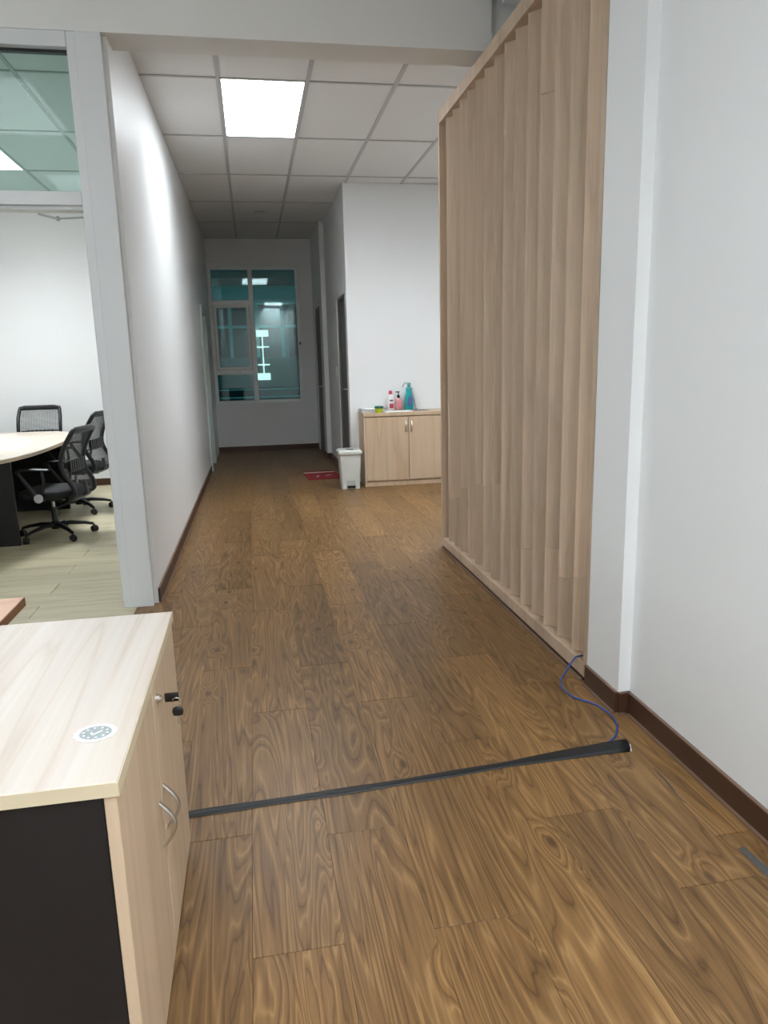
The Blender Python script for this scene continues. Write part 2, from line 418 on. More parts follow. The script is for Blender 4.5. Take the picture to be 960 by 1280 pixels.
# ------------------------------------------------------------------ ceilings: tiles, tee grid
TW, TL = .63, 1.30
def ceiling(name, xlines, ylines, z, label, skip=(), xlo=None, xhi=None, cut=None):
    x0, x1, y0, y1 = xlines[0], xlines[-1], ylines[0], ylines[-1]
    c = MB().box(x0, x1, y0, y1, z + .2, z + .25).build(name, 'tile_gap')
    struct(c, label, 'ceiling')
    cache = {}
    for i, (a, b_) in enumerate(zip(xlines, xlines[1:])):
        for j, (p, q) in enumerate(zip(ylines, ylines[1:])):
            if (i, j) in skip: continue
            if cut and cut(a, b_, p, q): continue
            key = (round(b_ - a, 3), round(q - p, 3))
            if key not in cache: cache[key] = MB().box(.006, b_ - a - .006, .006, q - p - .006, 0, .012, .002).mesh('ceiling_tile', 'tile')
            link('ceiling_tile', cache[key], c, (a, p, z + .004))
    for a in xlines[1:-1]: MB().box(a - .014, a + .014, y0, y1, z - .003, z + .0035).build('grid_bar', 'tee', c)
    for p in ylines[1:-1]: MB().box(x0, x1, p - .012, p + .012, z - .0028, z + .003).build('grid_bar', 'tee', c)
    return c
hx = [-.66, -.11, .515, 1.15, 1.78, 2.41, 3.04, XE]
hy = [4.5, 5.62, 6.94, 8.235, 9.53, 10.83, YE]
ceiling('ceiling_hall', hx, hy, ZC, 'suspended white tile ceiling above the hallway', skip={(1, 1), (4, 1)}, cut=lambda a, b_, p, q: a > 1.2 and p > 8.6)
ceiling('ceiling_meeting', [-4.2, -3.92, -3.29, -2.66, -2.03, -1.40, -.70], [4.5, 5.47, 6.73, 7.98, 9.28], ZM, 'suspended tile ceiling inside the meeting room', skip={(3, 2)})
ceiling('ceiling_office', [-4.2, -3.26, -2.63, -2.0, -1.37, -.74, -.11, .52, 1.15, 1.41], [-3.2, -2.2, -.9, .4, 1.7, 3.0, YP], ZC, 'suspended tile ceiling over the camera side office', skip={(7, 2), (7, 0), (3, 2), (3, 4)})
MB().box(1.41, XE, 2.4, 4.55, ZC + .15, ZC + .2).build('ceiling_screen', 'tile')
struct(bpy.data.objects['ceiling_screen'], 'plain ceiling over the space behind the slatted screen', 'ceiling')

# ------------------------------------------------------------------ ceiling lights
def luminaire(x0, x1, y0, y1, z, watt, label, spread=SPREAD):
    root = empty('ceiling_light', ((x0 + x1) / 2, (y0 + y1) / 2, z))
    tag(root, label, 'ceiling light', 'recessed fluorescent ceiling lights')
    a, b_ = (x1 - x0) / 2 - .016, (y1 - y0) / 2 - .014
    h = MB()
    h.box(-a, a, -b_, b_, .085, .09); h.box(-a, -a + .006, -b_, b_, 0, .085); h.box(a - .006, a, -b_, b_, 0, .085)
    h.box(-a, a, -b_, -b_ + .006, 0, .085); h.box(-a, a, b_ - .006, b_, 0, .085)
    h.build('housing', 'reflector', root)
    MB().box(-a - .012, -a, -b_, b_, -.001, .004).build('edge_gap', 'tile_gap', root)
    MB().box(a, a + .012, -b_, b_, -.001, .004).build('edge_gap', 'tile_gap', root)
    tb = MB().cyl((0, -b_ + .02, 0), (0, b_ - .02, 0), .020, 12).mesh('tube', 'tube_light')
    for tx in (-.19, 0, .19): link('tube', tb, root, (tx, 0, .055))
    fin = MB().box(-a + .006, a - .006, -.0015, .0015, 0, .032).mesh('louvre_fin', 'fin_white')
    for k in range(11): link('louvre_fin', fin, root, (0, -b_ + (k + 1) * 2 * b_ / 12, .004))
    rib = MB().box(-.002, .002, -b_ + .006, b_ - .006, 0, .032).mesh('louvre_rib', 'fin_white')
    for tx in (-.095, .095): link('louvre_rib', rib, root, (tx, 0, .004))
    ld = bpy.data.lights.new('ceiling_light_glow', 'AREA'); ld.shape = 'RECTANGLE'; ld.size = 2 * a; ld.size_y = 2 * b_
    ld.energy = watt; ld.color = LCOL; ld.spread = spread
    lo = bpy.data.objects.new('ceiling_light_glow', ld); C.objects.link(lo); lo.parent = root; lo.location = (0, 0, .037)
    return root
luminaire(-.11, .515, 5.62, 6.94, ZC, LIGHT_W['hall'], 'glowing recessed ceiling light in the hallway ceiling', R(180))
luminaire(1.78, 2.41, 5.62, 6.94, ZC, LIGHT_W['side'], 'recessed ceiling light above the space behind the slatted screen')
luminaire(-2.66, -2.03, 6.73, 7.98, ZM, LIGHT_W['meeting'], 'recessed ceiling light over the meeting table')
for x, y, wh in ((.52, -.9, 'above the camera beside the right wall'), (.52, -3.2, 'at the back of the office beside the right wall'), (-2.0, -.9, 'at the back left of the camera'), (-2.0, 1.7, 'above the peach desk')):  # unseen office lights added to brighten the right wall and beam
    y1 = {-.9: .4, -3.2: -2.2, 1.7: 3.0}[y]
    luminaire(x, x + .63, y, y1, ZC, LIGHT_W['office' if x > 0 else 'office_left'], 'unseen added office ceiling light ' + wh)
dl = empty('downlight', (.224, 10.13, ZC)); tag(dl, 'small round unlit downlight in the far hallway ceiling', 'downlight')
MB().lathe([(.062, -.006), (.075, -.004), (.075, .0), (.06, .0)], 24).build('trim_ring', 'steel', dl, 30)
for dx in (-.028, 0, .028): MB().lathe([(.012, -.014), (.016, -.006), (.016, .0)], 10, (dx, 0, 0)).build('bulb', 'paper_white', dl, 30)

# ------------------------------------------------------------------ glazed partition and its open door (left)
pt = empty('glazed_partition', (-.74, YP, 0)); pt['kind'] = 'structure'
tag(pt, 'grey metal frame with a glass transom at the meeting room doorway', 'partition', kind='structure')
def P(name, mat, *bx, bev=.002, par=pt):
    return MB().box(bx[0] + .74, bx[1] + .74, bx[2] - YP, bx[3] - YP, bx[4], bx[5], bev).build(name, mat, par)
P('jamb_post', 'partition_paint', -.79, -.662, YP - .004, YP + .13, 0, 3.099)
P('jamb_stop', 'partition_paint', -.835, -.79, YP + .003, YP + .12, 0, 3.099)
P('top_rail', 'partition_paint', -4.2, -.835, YP, YP + .12, 3.025, 3.099)
P('gasket', 'black_plastic', -4.2, -.835, YP + .045, YP + .075, 3.010, 3.025, bev=0)
P('transom', 'partition_paint', -4.2, -.835, YP, YP + .12, 2.262, 2.33)
P('door_stop', 'partition_paint', -4.2, -.835, YP + .03, YP + .12, 2.243, 2.262)
P('glass_pane', 'glass_green', -4.2, -.836, YP + .055, YP + .063, 2.331, 3.0105, bev=0)
P('jamb_far', 'partition_paint', -1.95, -1.80, YP - .004, YP + .13, 0, 2.262)
P('panel_far', 'partition_paint', -4.2, -1.95, YP + .03, YP + .1, 0, 2.262)
screw = MB().cyl((-.838 + .74, .06, 2.205), (-.834 + .74, .06, 2.205), .008, 10).build('screw', 'black_plastic', pt)
for z in (1.98, 1.37, .19):
    MB().box(-.8365 + .74, -.8345 + .74, .07, .105, z - .05, z + .05).build('hinge', 'silver', pt)
d1 = empty('door_1', (-.845, YP + .13, 0)); struct(d1, 'pale meeting room door swung fully open behind its jamb', 'door')
MB().box(-.018, .016, 0, .90, .01, 2.235, .003).build('leaf', 'partition_paint', d1)
MB().box(-.020, -.018, .84, .88, 1.0, 1.15).build('lock_plate', 'silver', d1)
ca = empty('door_closer', (-.85, YP + .15, 2.22)); tag(ca, 'thin folding metal door closer arm under the transom', 'door closer')
MB().tube([(0, 0, .008), (-.15, 0, .0)], .005, 6).build('forearm', 'steel', ca)
MB().tube([(-.15, 0, .0), (-.255, .02, .028)], .006, 6).build('main_arm', 'steel', ca)
MB().cyl((-.15, 0, -.012), (-.15, 0, .012), .009, 10).build('pivot', 'steel', ca)

# ------------------------------------------------------------------ end window
wn = empty('window_1', (.1125, YE, .785)); struct(wn, 'dark teal tinted window with white frame at the hallway end', 'window')
def W(name, mat, x0, x1, y0, y1, z0, z1, bev=.003, par=wn):
    return MB().box(x0 - .1125, x1 - .1125, y0, y1, z0 - .785, z1 - .785, bev).build(name, mat, par)
for n_, b_ in (('frame_stile', (-.598, -.548, .0, .09, .787, 2.948)), ('frame_stile', (.775, .823, .0, .09, .787, 2.948)), ('frame_rail', (-.548, .775, .0, .09, .787, .84)),
               ('frame_rail', (-.548, .775, .0, .09, 2.90, 2.948)), ('mullion', (.025, .095, -.004, .09, .84, 2.90)),
               ('transom', (-.548, .025, .0, .09, 2.365, 2.43)), ('transom', (-.548, .025, .0, .09, 1.265, 1.335))):
    W(n_, 'window_frame', *b_)
W('pane', 'glass_teal', -.548, .025, .05, .056, 2.43, 2.90, 0)
W('pane', 'glass_teal', -.548, .025, .05, .056, .84, 1.265, 0)
W('pane', 'glass_teal', .095, .775, .05, .056, .84, 2.90, 0)
sash = MB()
for b_ in ((-.54, -.495, 1.34, 2.36), (-.025, .02, 1.34, 2.36), (-.495, -.025, 1.34, 1.385), (-.495, -.025, 2.315, 2.36)):
    sash.box(b_[0] - .1125, b_[1] - .1125, -.012, .05, b_[2] - .785, b_[3] - .785, .003)
so = sash.build('sash', 'window_frame', wn)
W('sash_pane', 'glass_teal', -.495, -.025, .02, .026, 1.385, 2.315, 0, par=so)
W('handle', 'silver', -.28, -.16, -.03, -.012, 1.295, 1.315, .003)
W('catch', 'black_plastic', .80, .825, -.03, 0, 1.72, 1.76, .004)

# daylight and unseen window added in left outer wall to brighten the office
w2 = empty('added_window', (-4.25, -.1, .9)); struct(w2, 'unseen wide white framed window added to light the office', 'window')
for y0, y1 in ((-2.7, -2.64), (-.93, -.87), (.87, .93), (2.64, 2.7)): MB().box(-.03, .03, y0, y1, 0, 1.8, .003).build('frame_stile', 'window_frame', w2)
for z0 in (0, 1.74): MB().box(-.03, .03, -2.64, 2.64, z0, z0 + .06, .003).build('frame_rail', 'window_frame', w2)
ld = bpy.data.lights.new('added_window_fill', 'AREA'); ld.shape = 'RECTANGLE'; ld.size = 5.28; ld.size_y = 1.68  # area lamp added outside the opening as fill from the left
ld.energy = LIGHT_W['fill_light']; ld.color = DCOL
lo = bpy.data.objects.new('added_window_fill', ld); C.objects.link(lo); lo.location = (-4.32, -.1, 1.8)
lo.rotation_euler = (R(90), 0, R(-90))
# doors of the far hallway
def lever(par, x, y, z, s=1):
    h = MB().cyl((x, y, z), (x - .012, y, z), .026, 16); h.build('rose', 'silver', par, 30)
    MB().tube([(x - .012, y, z), (x - .05, y, z), (x - .055, y + .02 * s, z), (x - .055, y + .11 * s, z)], [.010, .010, .010, .008], 8).build('lever', 'silver', par, 40)
d2 = empty('door_2', (1.20, 9.07, 0)); struct(d2, 'grey flush door in the recess beside the white bin', 'door')
MB().box(-.055, -.012, -.38, .38, .008, 2.165, .002).build('leaf', 'door_grey', d2)
for y0, y1 in ((-.41, -.382), (.382, .41)): MB().box(-.075, .03, y0, y1, 0, 2.2, .002).build('frame_jamb', 'door_grey', d2)
MB().box(-.075, .03, -.382, .382, 2.168, 2.2, .002).build('frame_head', 'door_grey', d2)
lever(d2, -.055, -.31, 1.09)
d3 = empty('door_3', (1.12, 11.535, 0)); struct(d3, 'grey flush door nearest the end window on the right', 'door')
MB().box(-.045, .0, -.38, .38, .008, 2.225, .002).build('leaf', 'door_grey', d3)
for y0, y1 in ((-.413, -.382), (.382, .413)): MB().box(-.06, .03, y0, y1, 0, 2.26, .002).build('frame_jamb', 'door_frame_grey', d3)
MB().box(-.06, .03, -.382, .382, 2.228, 2.26, .002).build('frame_head', 'door_frame_grey', d3)
lever(d3, -.045, -.31, 1.06)
d4 = empty('door_4', (-.66, 10.47, 0)); struct(d4, 'pale door with white casing in the left hallway wall', 'door')
MB().box(-.05, -.01, -.40, .40, .008, 2.09, .002).build('leaf', 'casing_white', d4)
for y0, y1 in ((-.50, -.41), (.41, .50)): MB().box(-.055, .068, y0, y1, 0, 2.20, .003).build('casing', 'casing_white', d4)
MB().box(-.055, .068, -.41, .41, 2.11, 2.20, .003).build('casing', 'casing_white', d4)
sw = empty('light_switch', (XB - .0045, 9.75, 1.30)); tag(sw, 'white switch plate on the wall between the grey doors', 'switch')
MB().box(-.004, .004, -.043, .043, -.06, .06, .002).build('plate', 'socket_white', sw)
MB().box(-.008, -.004, -.018, .018, -.025, .025, .001).build('rocker', 'paper_white', sw)

# ------------------------------------------------------------------ building across the way, seen through the end window
fb = empty('opposite_building', (0, 15.5, 0)); tag(fb, 'dim facade with pale window frames seen through the end window', 'building')
def F(name, mat, x0, x1, z0, z1, y0=0., y1=.08): return MB().box(x0, x1, y0, y1, z0, z1).build(name, mat, fb)
F('facade_wall', 'far_wall', -4, 5, 3.0, 6.0, .05, .3)
F('fascia', 'fascia', -4, 5, 2.62, 2.96, -.25, .3)
F('soffit', 'far_wall', -4, 5, 2.96, 3.06, -1.6, .3)
F('parapet', 'far_wall', -4, 5, .95, 1.56, 0, .3)
F('plinth', 'far_wall', -4, 5, -1.0, .30, 0, .3)
xs = [-1.55, -.97, -.37, .165, .685, 1.2, 1.75]
for x in xs: F('frame_upright', 'far_frame', x - .035, x + .035, 1.56, 2.62, 0, .08)
F('frame_rail', 'far_frame', -4, 5, 2.155, 2.21, -.005, .08)
for a, b_ in zip(xs, xs[1:]):
    F('dark_pane', 'far_glass', a + .035, b_ - .035, 2.21, 2.62, .04, .06)
    F('dark_pane', 'far_glass', a + .035, b_ - .035, 1.56, 2.155, .04, .06)
for z in (.42, .58, .74, .90): F('railing_bar', 'far_frame', -4, 5, z, z + .025, -.05, -.02)
F('railing_back', 'far_glass', -4, 5, .30, .95, .06, .1)
F('reflection_glow', 'reflection_glow', .14, .385, 1.98, 2.11, -.03, -.01)  # glowing lattice added in place of a bright reflection in the end window
F('reflection_glow', 'reflection_glow', .12, .385, 1.10, 1.24, -.03, -.01)
F('reflection_bar', 'reflection_glow', .245, .268, 1.24, 1.98, -.03, -.01)
F('reflection_bar', 'reflection_glow', .14, .385, 1.76, 1.785, -.03, -.01)
F('reflection_bar', 'reflection_glow', .14, .385, 1.40, 1.425, -.03, -.01)

# ------------------------------------------------------------------ slatted wooden screen
sc_ = empty('slatted_screen', (1.43, 3.98, 0)); tag(sc_, 'tall wooden room divider of angled vertical slats beside the column', 'room divider')
def S(name, mat, x0, x1, y0, y1, z0, z1, bev=.0015): return MB().box(x0 - 1.43, x1 - 1.43, y0 - 3.98, y1 - 3.98, z0, z1, bev).build(name, mat, sc_)
S('bottom_rail', 'louver_wood', 1.36, 1.505, 2.776, 5.19, .018, .08)
S('top_rail', 'louver_wood', 1.36, 1.505, 2.776, 5.19, 2.985, 3.06)
S('end_post', 'louver_wood', 1.358, 1.507, 5.19, 5.216, .0, 3.062)
S('end_post', 'louver_wood', 1.358, 1.507, 2.742, 2.776, .018, 3.062)
S('plinth_strip', 'brown_skirt', 1.362, 1.50, 2.776, 5.19, .0, .018)
S('toe_strip', 'skirt_edge', 1.345, 1.361, 2.776, 5.20, .0, .006)
ang = math.atan2(.043, .055)
random.seed(4)
for i in range(14):
    y = 2.941 + i * (5.086 - 2.941) / 13
    zj = 2.50 if i == 3 else random.uniform(.26, .62)          # butt joint between the two boards of a slat
    up = MB().box(-.009, .009, -.158, 0, zj + .0006, 2.904, .001).build('slat', 'louver_wood', sc_, False, (1.384 - 1.43, y - 3.98, .081))
    up.rotation_euler = (0, 0, ang)
    MB().box(-.009, .009, -.158, 0, 0, zj - .0006, .001).build('board', 'louver_wood', up)
# ------------------------------------------------------------------ low cabinet in the foreground
cb = empty('storage_cabinet', (-.48, 1.555, 0)); tag(cb, 'low light wood office cabinet with black side and bow handles', 'cabinet')
def K(name, mat, x0, x1, y0, y1, z0, z1, bev=.0015, par=cb): return MB().box(x0 + .48, x1 + .48, y0 - 1.555, y1 - 1.555, z0, z1, bev).build(name, mat, par)
K('top', 'cabinet_wood', -.702, -.257, 1.13, 1.98, .712, .738, .002)
K('edge_band', 'edge_cream', -.702, -.257, 1.1288, 1.13, .7125, .7375, 0)
K('edge_band', 'edge_cream', -.257, -.2558, 1.13, 1.98, .7125, .7375, 0)
K('side_panel', 'black_panel', -.70, -.284, 1.134, 1.152, .0, .711)
K('side_panel', 'black_panel', -.70, -.284, 1.958, 1.976, .0, .711)
K('back_panel', 'black_panel', -.70, -.688, 1.152, 1.958, .02, .711)
K('base_panel', 'black_panel', -.688, -.29, 1.152, 1.958, .03, .05)
K('plinth', 'black_panel', -.305, -.29, 1.152, 1.958, 0, .03)
for a, b_, hy_ in ((1.133, 1.5535, 1.515), (1.5565, 1.977, 1.588)):
    dr = K('door', 'door_wood', -.282, -.261, a, b_, .035, .709, .0012)
    pts = []
    for k in range(13):
        t = k / 12
        pts.append((-.261 + .48 - .001 + .032 * math.sin(math.pi * t), hy_ - 1.555 + .012 * math.sin(2 * math.pi * t) * 0, .335 + .115 * t))
    MB().tube(pts, [.0042 + .0012 * math.sin(math.pi * k / 12) for k in range(13)], 8, flat=(.8, 1.3)).build('handle', 'silver', dr, 40)
lk = MB().cyl((.219, .055, .655), (.226, .055, .655), .011, 16); lk.cyl((.226, .055, .655), (.231, .055, .655), .007, 12)
lko = lk.build('lock', 'silver', cb, 30)
ky = empty('key_bunch', (-.247, 1.61, .655)); tag(ky, 'two small black headed keys hanging in the cabinet lock', 'keys')
MB().obox((.020, .0, .0), (.032, .007, .022), bev=.003, seg=2).build('key_head', 'black_plastic', ky, 40)
MB().tube([(-.003, 0, 0), (.006, 0, 0)], .0025, 6).build('key_blade', 'silver', ky)
ring = [(.030 + .010 * math.sin(a), .006 * math.cos(a), -.012 - .012 * math.cos(a)) for a in [2 * math.pi * k / 14 for k in range(15)]]
MB().tube(ring, .0011, 6, cap=False).build('key_ring', 'silver', ky, 60)
MB().lathe([(.004, -.012), (.011, -.010), (.013, 0), (.011, .008), (.005, .011)], 14, (.031, .0, -.036), 1, .35).build('key_head', 'black_plastic', ky, 40)
MB().obox((.031, 0, -.058), (.004, .0018, .022)).build('key_blade', 'silver', ky)
# sticker
st = empty('oval_sticker', (-.326, 1.308, .7386)); tag(st, 'white scalloped oval sticker with grey print on the cabinet top', 'sticker')
st.rotation_euler = (0, 0, R(-8))
def oval(a, b_, n=40, sc=0, k=14): return [((a + sc * math.cos(k * 2 * math.pi * i / n)) * math.cos(2 * math.pi * i / n), (b_ + sc * math.cos(k * 2 * math.pi * i / n)) * math.sin(2 * math.pi * i / n)) for i in range(n)]
MB().prism(oval(.038, .034, 84, .0012, 14), 0, .0004).build('backing', 'paper_white', st)
MB().prism(oval(.029, .025, 60, .001, 20), .0004, .0006).build('print', 'print_grey', st)
for k in range(10):
    t = 2 * math.pi * k / 10
    MB().prism([(.022 * math.cos(t) + .0028 * math.cos(u), .0185 * math.sin(t) + .0022 * math.sin(u)) for u in [2 * math.pi * q / 8 for q in range(8)]], .0006, .0007).build('print_dot', 'paper_white', st)
MB().prism([(-.010, -.001), (-.007, .002), (-.003, -.004), (.009, .009), (.012, .006), (-.003, -.010)], .0006, .0008).build('tick_mark', 'paper_white', st)

# desk behind the cabinet
dk = empty('office_desk', (-1.36, 1.80, 0)); tag(dk, 'peach toned desk top with brown edge behind the cabinet', 'desk')
def D(name, mat, x0, x1, y0, y1, z0, z1, bev=.0015): return MB().box(x0 + 1.36, x1 + 1.36, y0 - 1.80, y1 - 1.80, z0, z1, bev).build(name, mat, dk)
D('desk_top', 'peach_wood', -2.0, -.709, 1.45, 2.215, .715, .741)
D('edge_band', 'peach_edge', -.709, -.706, 1.45, 2.215, .715, .7405, 0)
D('leg_panel', 'black_panel', -1.98, -1.955, 1.5, 2.18, 0, .715)
D('leg_panel', 'black_panel', -.79, -.765, 1.5, 2.18, 0, .715)
D('modesty_panel', 'black_panel', -1.955, -.79, 2.08, 2.098, .25, .715)

# ------------------------------------------------------------------ low cupboard with sink things
cp = empty('wooden_cupboard', (1.73, 8.29, 0)); tag(cp, 'low pale wooden two-door cupboard against the white wall', 'cupboard')
def U(name, mat, x0, x1, y0, y1, z0, z1, bev=.0015, par=cp): return MB().box(x0 - 1.73, x1 - 1.73, y0 - 8.29, y1 - 8.29, z0, z1, bev).build(name, mat, par)
U('side_panel', 'door_wood', 1.210, 1.232, 8.085, 8.495, 0, .80); U('side_panel', 'door_wood', 2.225, 2.247, 8.085, 8.495, 0, .80)
U('worktop', 'door_wood', 1.208, 2.249, 8.078, 8.497, .80, .840, .002)
U('plinth', 'door_wood', 1.232, 2.225, 8.10, 8.115, 0, .055)
U('back_panel', 'door_wood', 1.232, 2.225, 8.47, 8.49, .0, .80)
U('base_panel', 'door_wood', 1.232, 2.225, 8.105, 8.47, .055, .07)
for a, b_, hx_ in ((1.235, 1.7255, 1.695), (1.7315, 2.222, 1.762)):
    dr = U('door', 'door_wood', a, b_, 8.086, 8.104, .066, .792, .0015)
    MB().tube([(hx_ - 1.73, -.206 - .028 * math.sin(math.pi * k / 10), .62 + .12 * k / 10) for k in range(11)], .006, 8).build('handle', 'silver', dr, 40)
Z0 = .8405
tr = empty('dish_tray', (1.36, 8.335, Z0)); tag(tr, 'clear grey shallow dish tray at the cupboard left end', 'tray')
t_ = MB().box(-.145, .145, -.135, .135, 0, .006)
for b_ in ((-.15, -.144, -.14, .14), (.144, .15, -.14, .14), (-.144, .144, -.14, -.134), (-.144, .144, .134, .14)): t_.box(*b_, 0, .028, .001)
t_.build('tray_body', 'tray_grey', tr)
MB().tube([(-.147, -.137, .03), (.147, -.137, .03), (.147, .137, .03), (-.147, .137, .03), (-.147, -.137, .03)], .005, 6).build('rim', 'steel', tr, 40)
MB().obox((-.01, .01, .022), (.20, .20, .03), rz=.1, bev=.008, seg=2).build('folded_cloth', 'paper_white', tr)
tub = empty('sponge_tub', (1.395, 8.118, Z0)); tag(tub, 'lime tub with dark green lid at the cupboard front edge', 'tub')
MB().lathe([(.036, 0), (.040, .01), (.047, .05)], 20).build('tub_body', 'tub_lime', tub, 40)
MB().lathe([(.050, .05), (.051, .056), (.051, .072), (.047, .076)], 20).build('lid', 'tub_green', tub, 40)
wt = empty('white_tray', (1.62, 8.145, Z0)); tag(wt, 'flat white tray in front of the soap bottles', 'tray')
MB().box(-.16, .16, -.05, .05, 0, .006, .002).box(-.16, .16, -.056, -.05, 0, .013, .001).box(-.16, .16, .05, .056, 0, .013, .001).build('tray_body', 'tray_white', wt)
sk = empty('steel_sink', (1.80, 8.285, Z0)); tag(sk, 'small stainless steel sink rim set on the cupboard worktop', 'sink')
k_ = MB()
for b_ in ((-.20, .20, -.075, -.055), (-.20, .20, .055, .075), (-.20, -.18, -.055, .055), (.18, .20, -.055, .055)): k_.box(*b_, 0, .008, .002)
k_.build('rim', 'steel', sk); MB().box(-.18, .18, -.055, .055, 0, .002).build('basin', 'steel', sk)
tp = empty('sink_tap', (1.862, 8.285, Z0 + .0024)); tag(tp, 'thin grey gooseneck tap in front of the teal bottle', 'tap')
MB().lathe([(.018, 0), (.018, .02), (.010, .03)], 14).build('tap_base', 'steel', tp, 30)
MB().tube([(0, 0, .02), (-.02, 0, .12), (-.05, 0, .23), (-.075, 0, .29), (-.10, 0, .318), (-.13, 0, .315), (-.15, 0, .285), (-.158, 0, .265)], .0075, 8).build('spout', 'steel', tp, 60)
b1 = empty('detergent_bottle', (1.590, 8.43, Z0)); tag(b1, 'white detergent bottle with a red cap and berry print', 'bottle')
MB().lathe([(.040, 0), (.046, .008), (.047, .08), (.043, .14), (.030, .175), (.018, .19)], 24, sy=.65).build('bottle_body', 'bottle_white', b1, 50)
MB().lathe([(.019, .19), (.021, .192), (.020, .225), (.015, .232)], 16).build('cap', 'bottle_red', b1, 40)
MB().obox((.006, -.031, .055), (.05, .003, .055), bev=.001).build('label', 'label_crimson', b1)
MB().obox((.004, -.030, .118), (.042, .003, .018), bev=.001).build('label', 'door_grey', b1)
b2 = empty('soap_pump_bottle', (1.685, 8.43, Z0)); tag(b2, 'pink hand soap bottle with a black pump', 'bottle')
MB().lathe([(.040, 0), (.044, .006), (.044, .10), (.036, .13), (.016, .145)], 24, sy=.7).build('bottle_body', 'bottle_pink', b2, 50)
MB().lathe([(.016, .145), (.018, .15), (.016, .175), (.006, .18), (.006, .208)], 14).build('pump', 'black_plastic', b2, 40)
MB().obox((-.010, 0, .214), (.050, .014, .012), bev=.003).build('spout', 'black_plastic', b2)
MB().obox((0, -.031, .06), (.055, .003, .06), bev=.001).build('label', 'label_pink', b2)
b3 = empty('cleaner_bottle', (1.815, 8.43, Z0)); tag(b3, 'tall teal cleaner bottle with a navy label', 'bottle')
MB().lathe([(.050, 0), (.055, .01), (.056, .06), (.050, .15), (.040, .20), (.038, .225), (.042, .25), (.030, .262), (.022, .27)], 24, sy=.6).build('bottle_body', 'bottle_teal', b3, 50)
MB().lathe([(.020, .27), (.022, .272), (.020, .31), (.014, .316)], 16).build('cap', 'bottle_teal', b3, 40)
MB().obox((.004, -.034, .10), (.058, .003, .11), ry=.15, bev=.001).build('label', 'label_navy', b3)

# pedal bin
bn = empty('pedal_bin', (1.035, 8.115, 0)); tag(bn, 'white plastic pedal bin standing beside the wooden cupboard', 'bin')
def taper(mb, w0, d0, w1, d1, z0, z1, n=6):
    def rr(w_, d_, r=.02):
        pts = []
        for cx_, cy_, a0 in ((w_/2 - r, d_/2 - r, 0), (-w_/2 + r, d_/2 - r, 90), (-w_/2 + r, -d_/2 + r, 180), (w_/2 - r, -d_/2 + r, 270)):
            for k in range(n): a = R(a0 + 90 * k / (n - 1)); pts.append((cx_ + r * math.cos(a), cy_ + r * math.sin(a)))
        return pts
    b = mb.bm; lo = [b.verts.new((x, y, z0)) for x, y in rr(w0, d0)]; hi = [b.verts.new((x, y, z1)) for x, y in rr(w1, d1)]
    k = len(lo); b.faces.new(lo[::-1]); b.faces.new(hi)
    for i in range(k): b.faces.new((lo[i], lo[(i+1) % k], hi[(i+1) % k], hi[i]))
    return mb
taper(MB(), .20, .20, .245, .235, 0, .40).build('bin_body', 'bin_white', bn, 40)
lid = taper(taper(MB(), .27, .26, .27, .26, .40, .425), .27, .26, .235, .225, .425, .445).build('lid', 'bin_white', bn, 40)
MB().box(-.095, .095, -.085, .09, .444, .450, .002).build('lid_inset', 'bin_grey', bn)
MB().box(-.040, .040, -.098, -.070, .446, .454, .002).build('lid_handle', 'black_plastic', bn)
MB().box(-.050, .050, -.112, -.098, .0, .10, .002).build('pedal_recess', 'bin_grey', bn)
MB().box(-.045, .045, -.125, -.108, .012, .042, .003).build('pedal', 'black_plastic', bn)

# door mat
mt_ = empty('door_mat', (.805, 9.16, 0)); tag(mt_, 'small dark red door mat with a cream band on the hall floor', 'mat')
mt_.rotation_euler = (0, 0, R(2))
MB().box(-.21, .21, -.34, .34, .0005, .010, .002).build('mat_body', 'mat_red', mt_)
MB().box(-.21, .20, .17, .25, .010, .0115).build('band', 'mat_cream', mt_)
for k in range(5):
    a = k * 1.26
    MB().obox((.09 * math.cos(a) * .9, -.08 + .1 * math.sin(a), .0107), (.10, .022, .0016), rz=a + .6).build('motif', 'mat_cream' if k % 3 == 0 else 'mat_red', mt_)

# ------------------------------------------------------------------ cable cover strip and cable on the floor
def strip():
    b = bmesh.new(); n = 44; m_ = 9; rings = []
    for i in range(n + 1):
        t = i / n; x = -.66 + (1.262 + .66) * t
        yc = 2.116 + (2.222 - 2.116) * t + .004 * math.sin(t * 9)
        f = max(0, (x - .78) / .50)
        hw = .0165 + .0235 * min(1, f) ** 1.1 + .0015 * math.sin(t * 31)
        hh = .006 + .008 * min(1, f) ** 1.5
        rings.append([b.verts.new((x + (.03 * (k / (m_ - 1)) if i == n else 0), yc + hw * math.cos(math.pi * (1 - k / (m_ - 1))), .0008 + hh * math.sin(math.pi * k / (m_ - 1)) ** .7)) for k in range(m_)])
    for p, q in zip(rings, rings[1:]):
        for k in range(m_ - 1): b.faces.new((p[k], p[k + 1], q[k + 1], q[k]))
        b.faces.new((p[m_ - 1], p[0], q[0], q[m_ - 1]))
    b.faces.new(rings[0])
    return b
cs = empty('cable_cover', (0, 0, 0)); tag(cs, 'long black cable cover strip laid across the wood floor', 'cable cover')
s_ = MB(); s_.bm.free(); s_.bm = strip(); so_ = s_.build('strip', 'tape_black', cs, 50)
sm = so_.modifiers.new('thickness', 'SOLIDIFY'); sm.thickness = .0009; sm.offset = 1
MB().obox((1.276, 2.206, .0026), (.005, .050, .003), rz=-.40, bev=.0008).build('frayed_end', 'tape_white', cs)
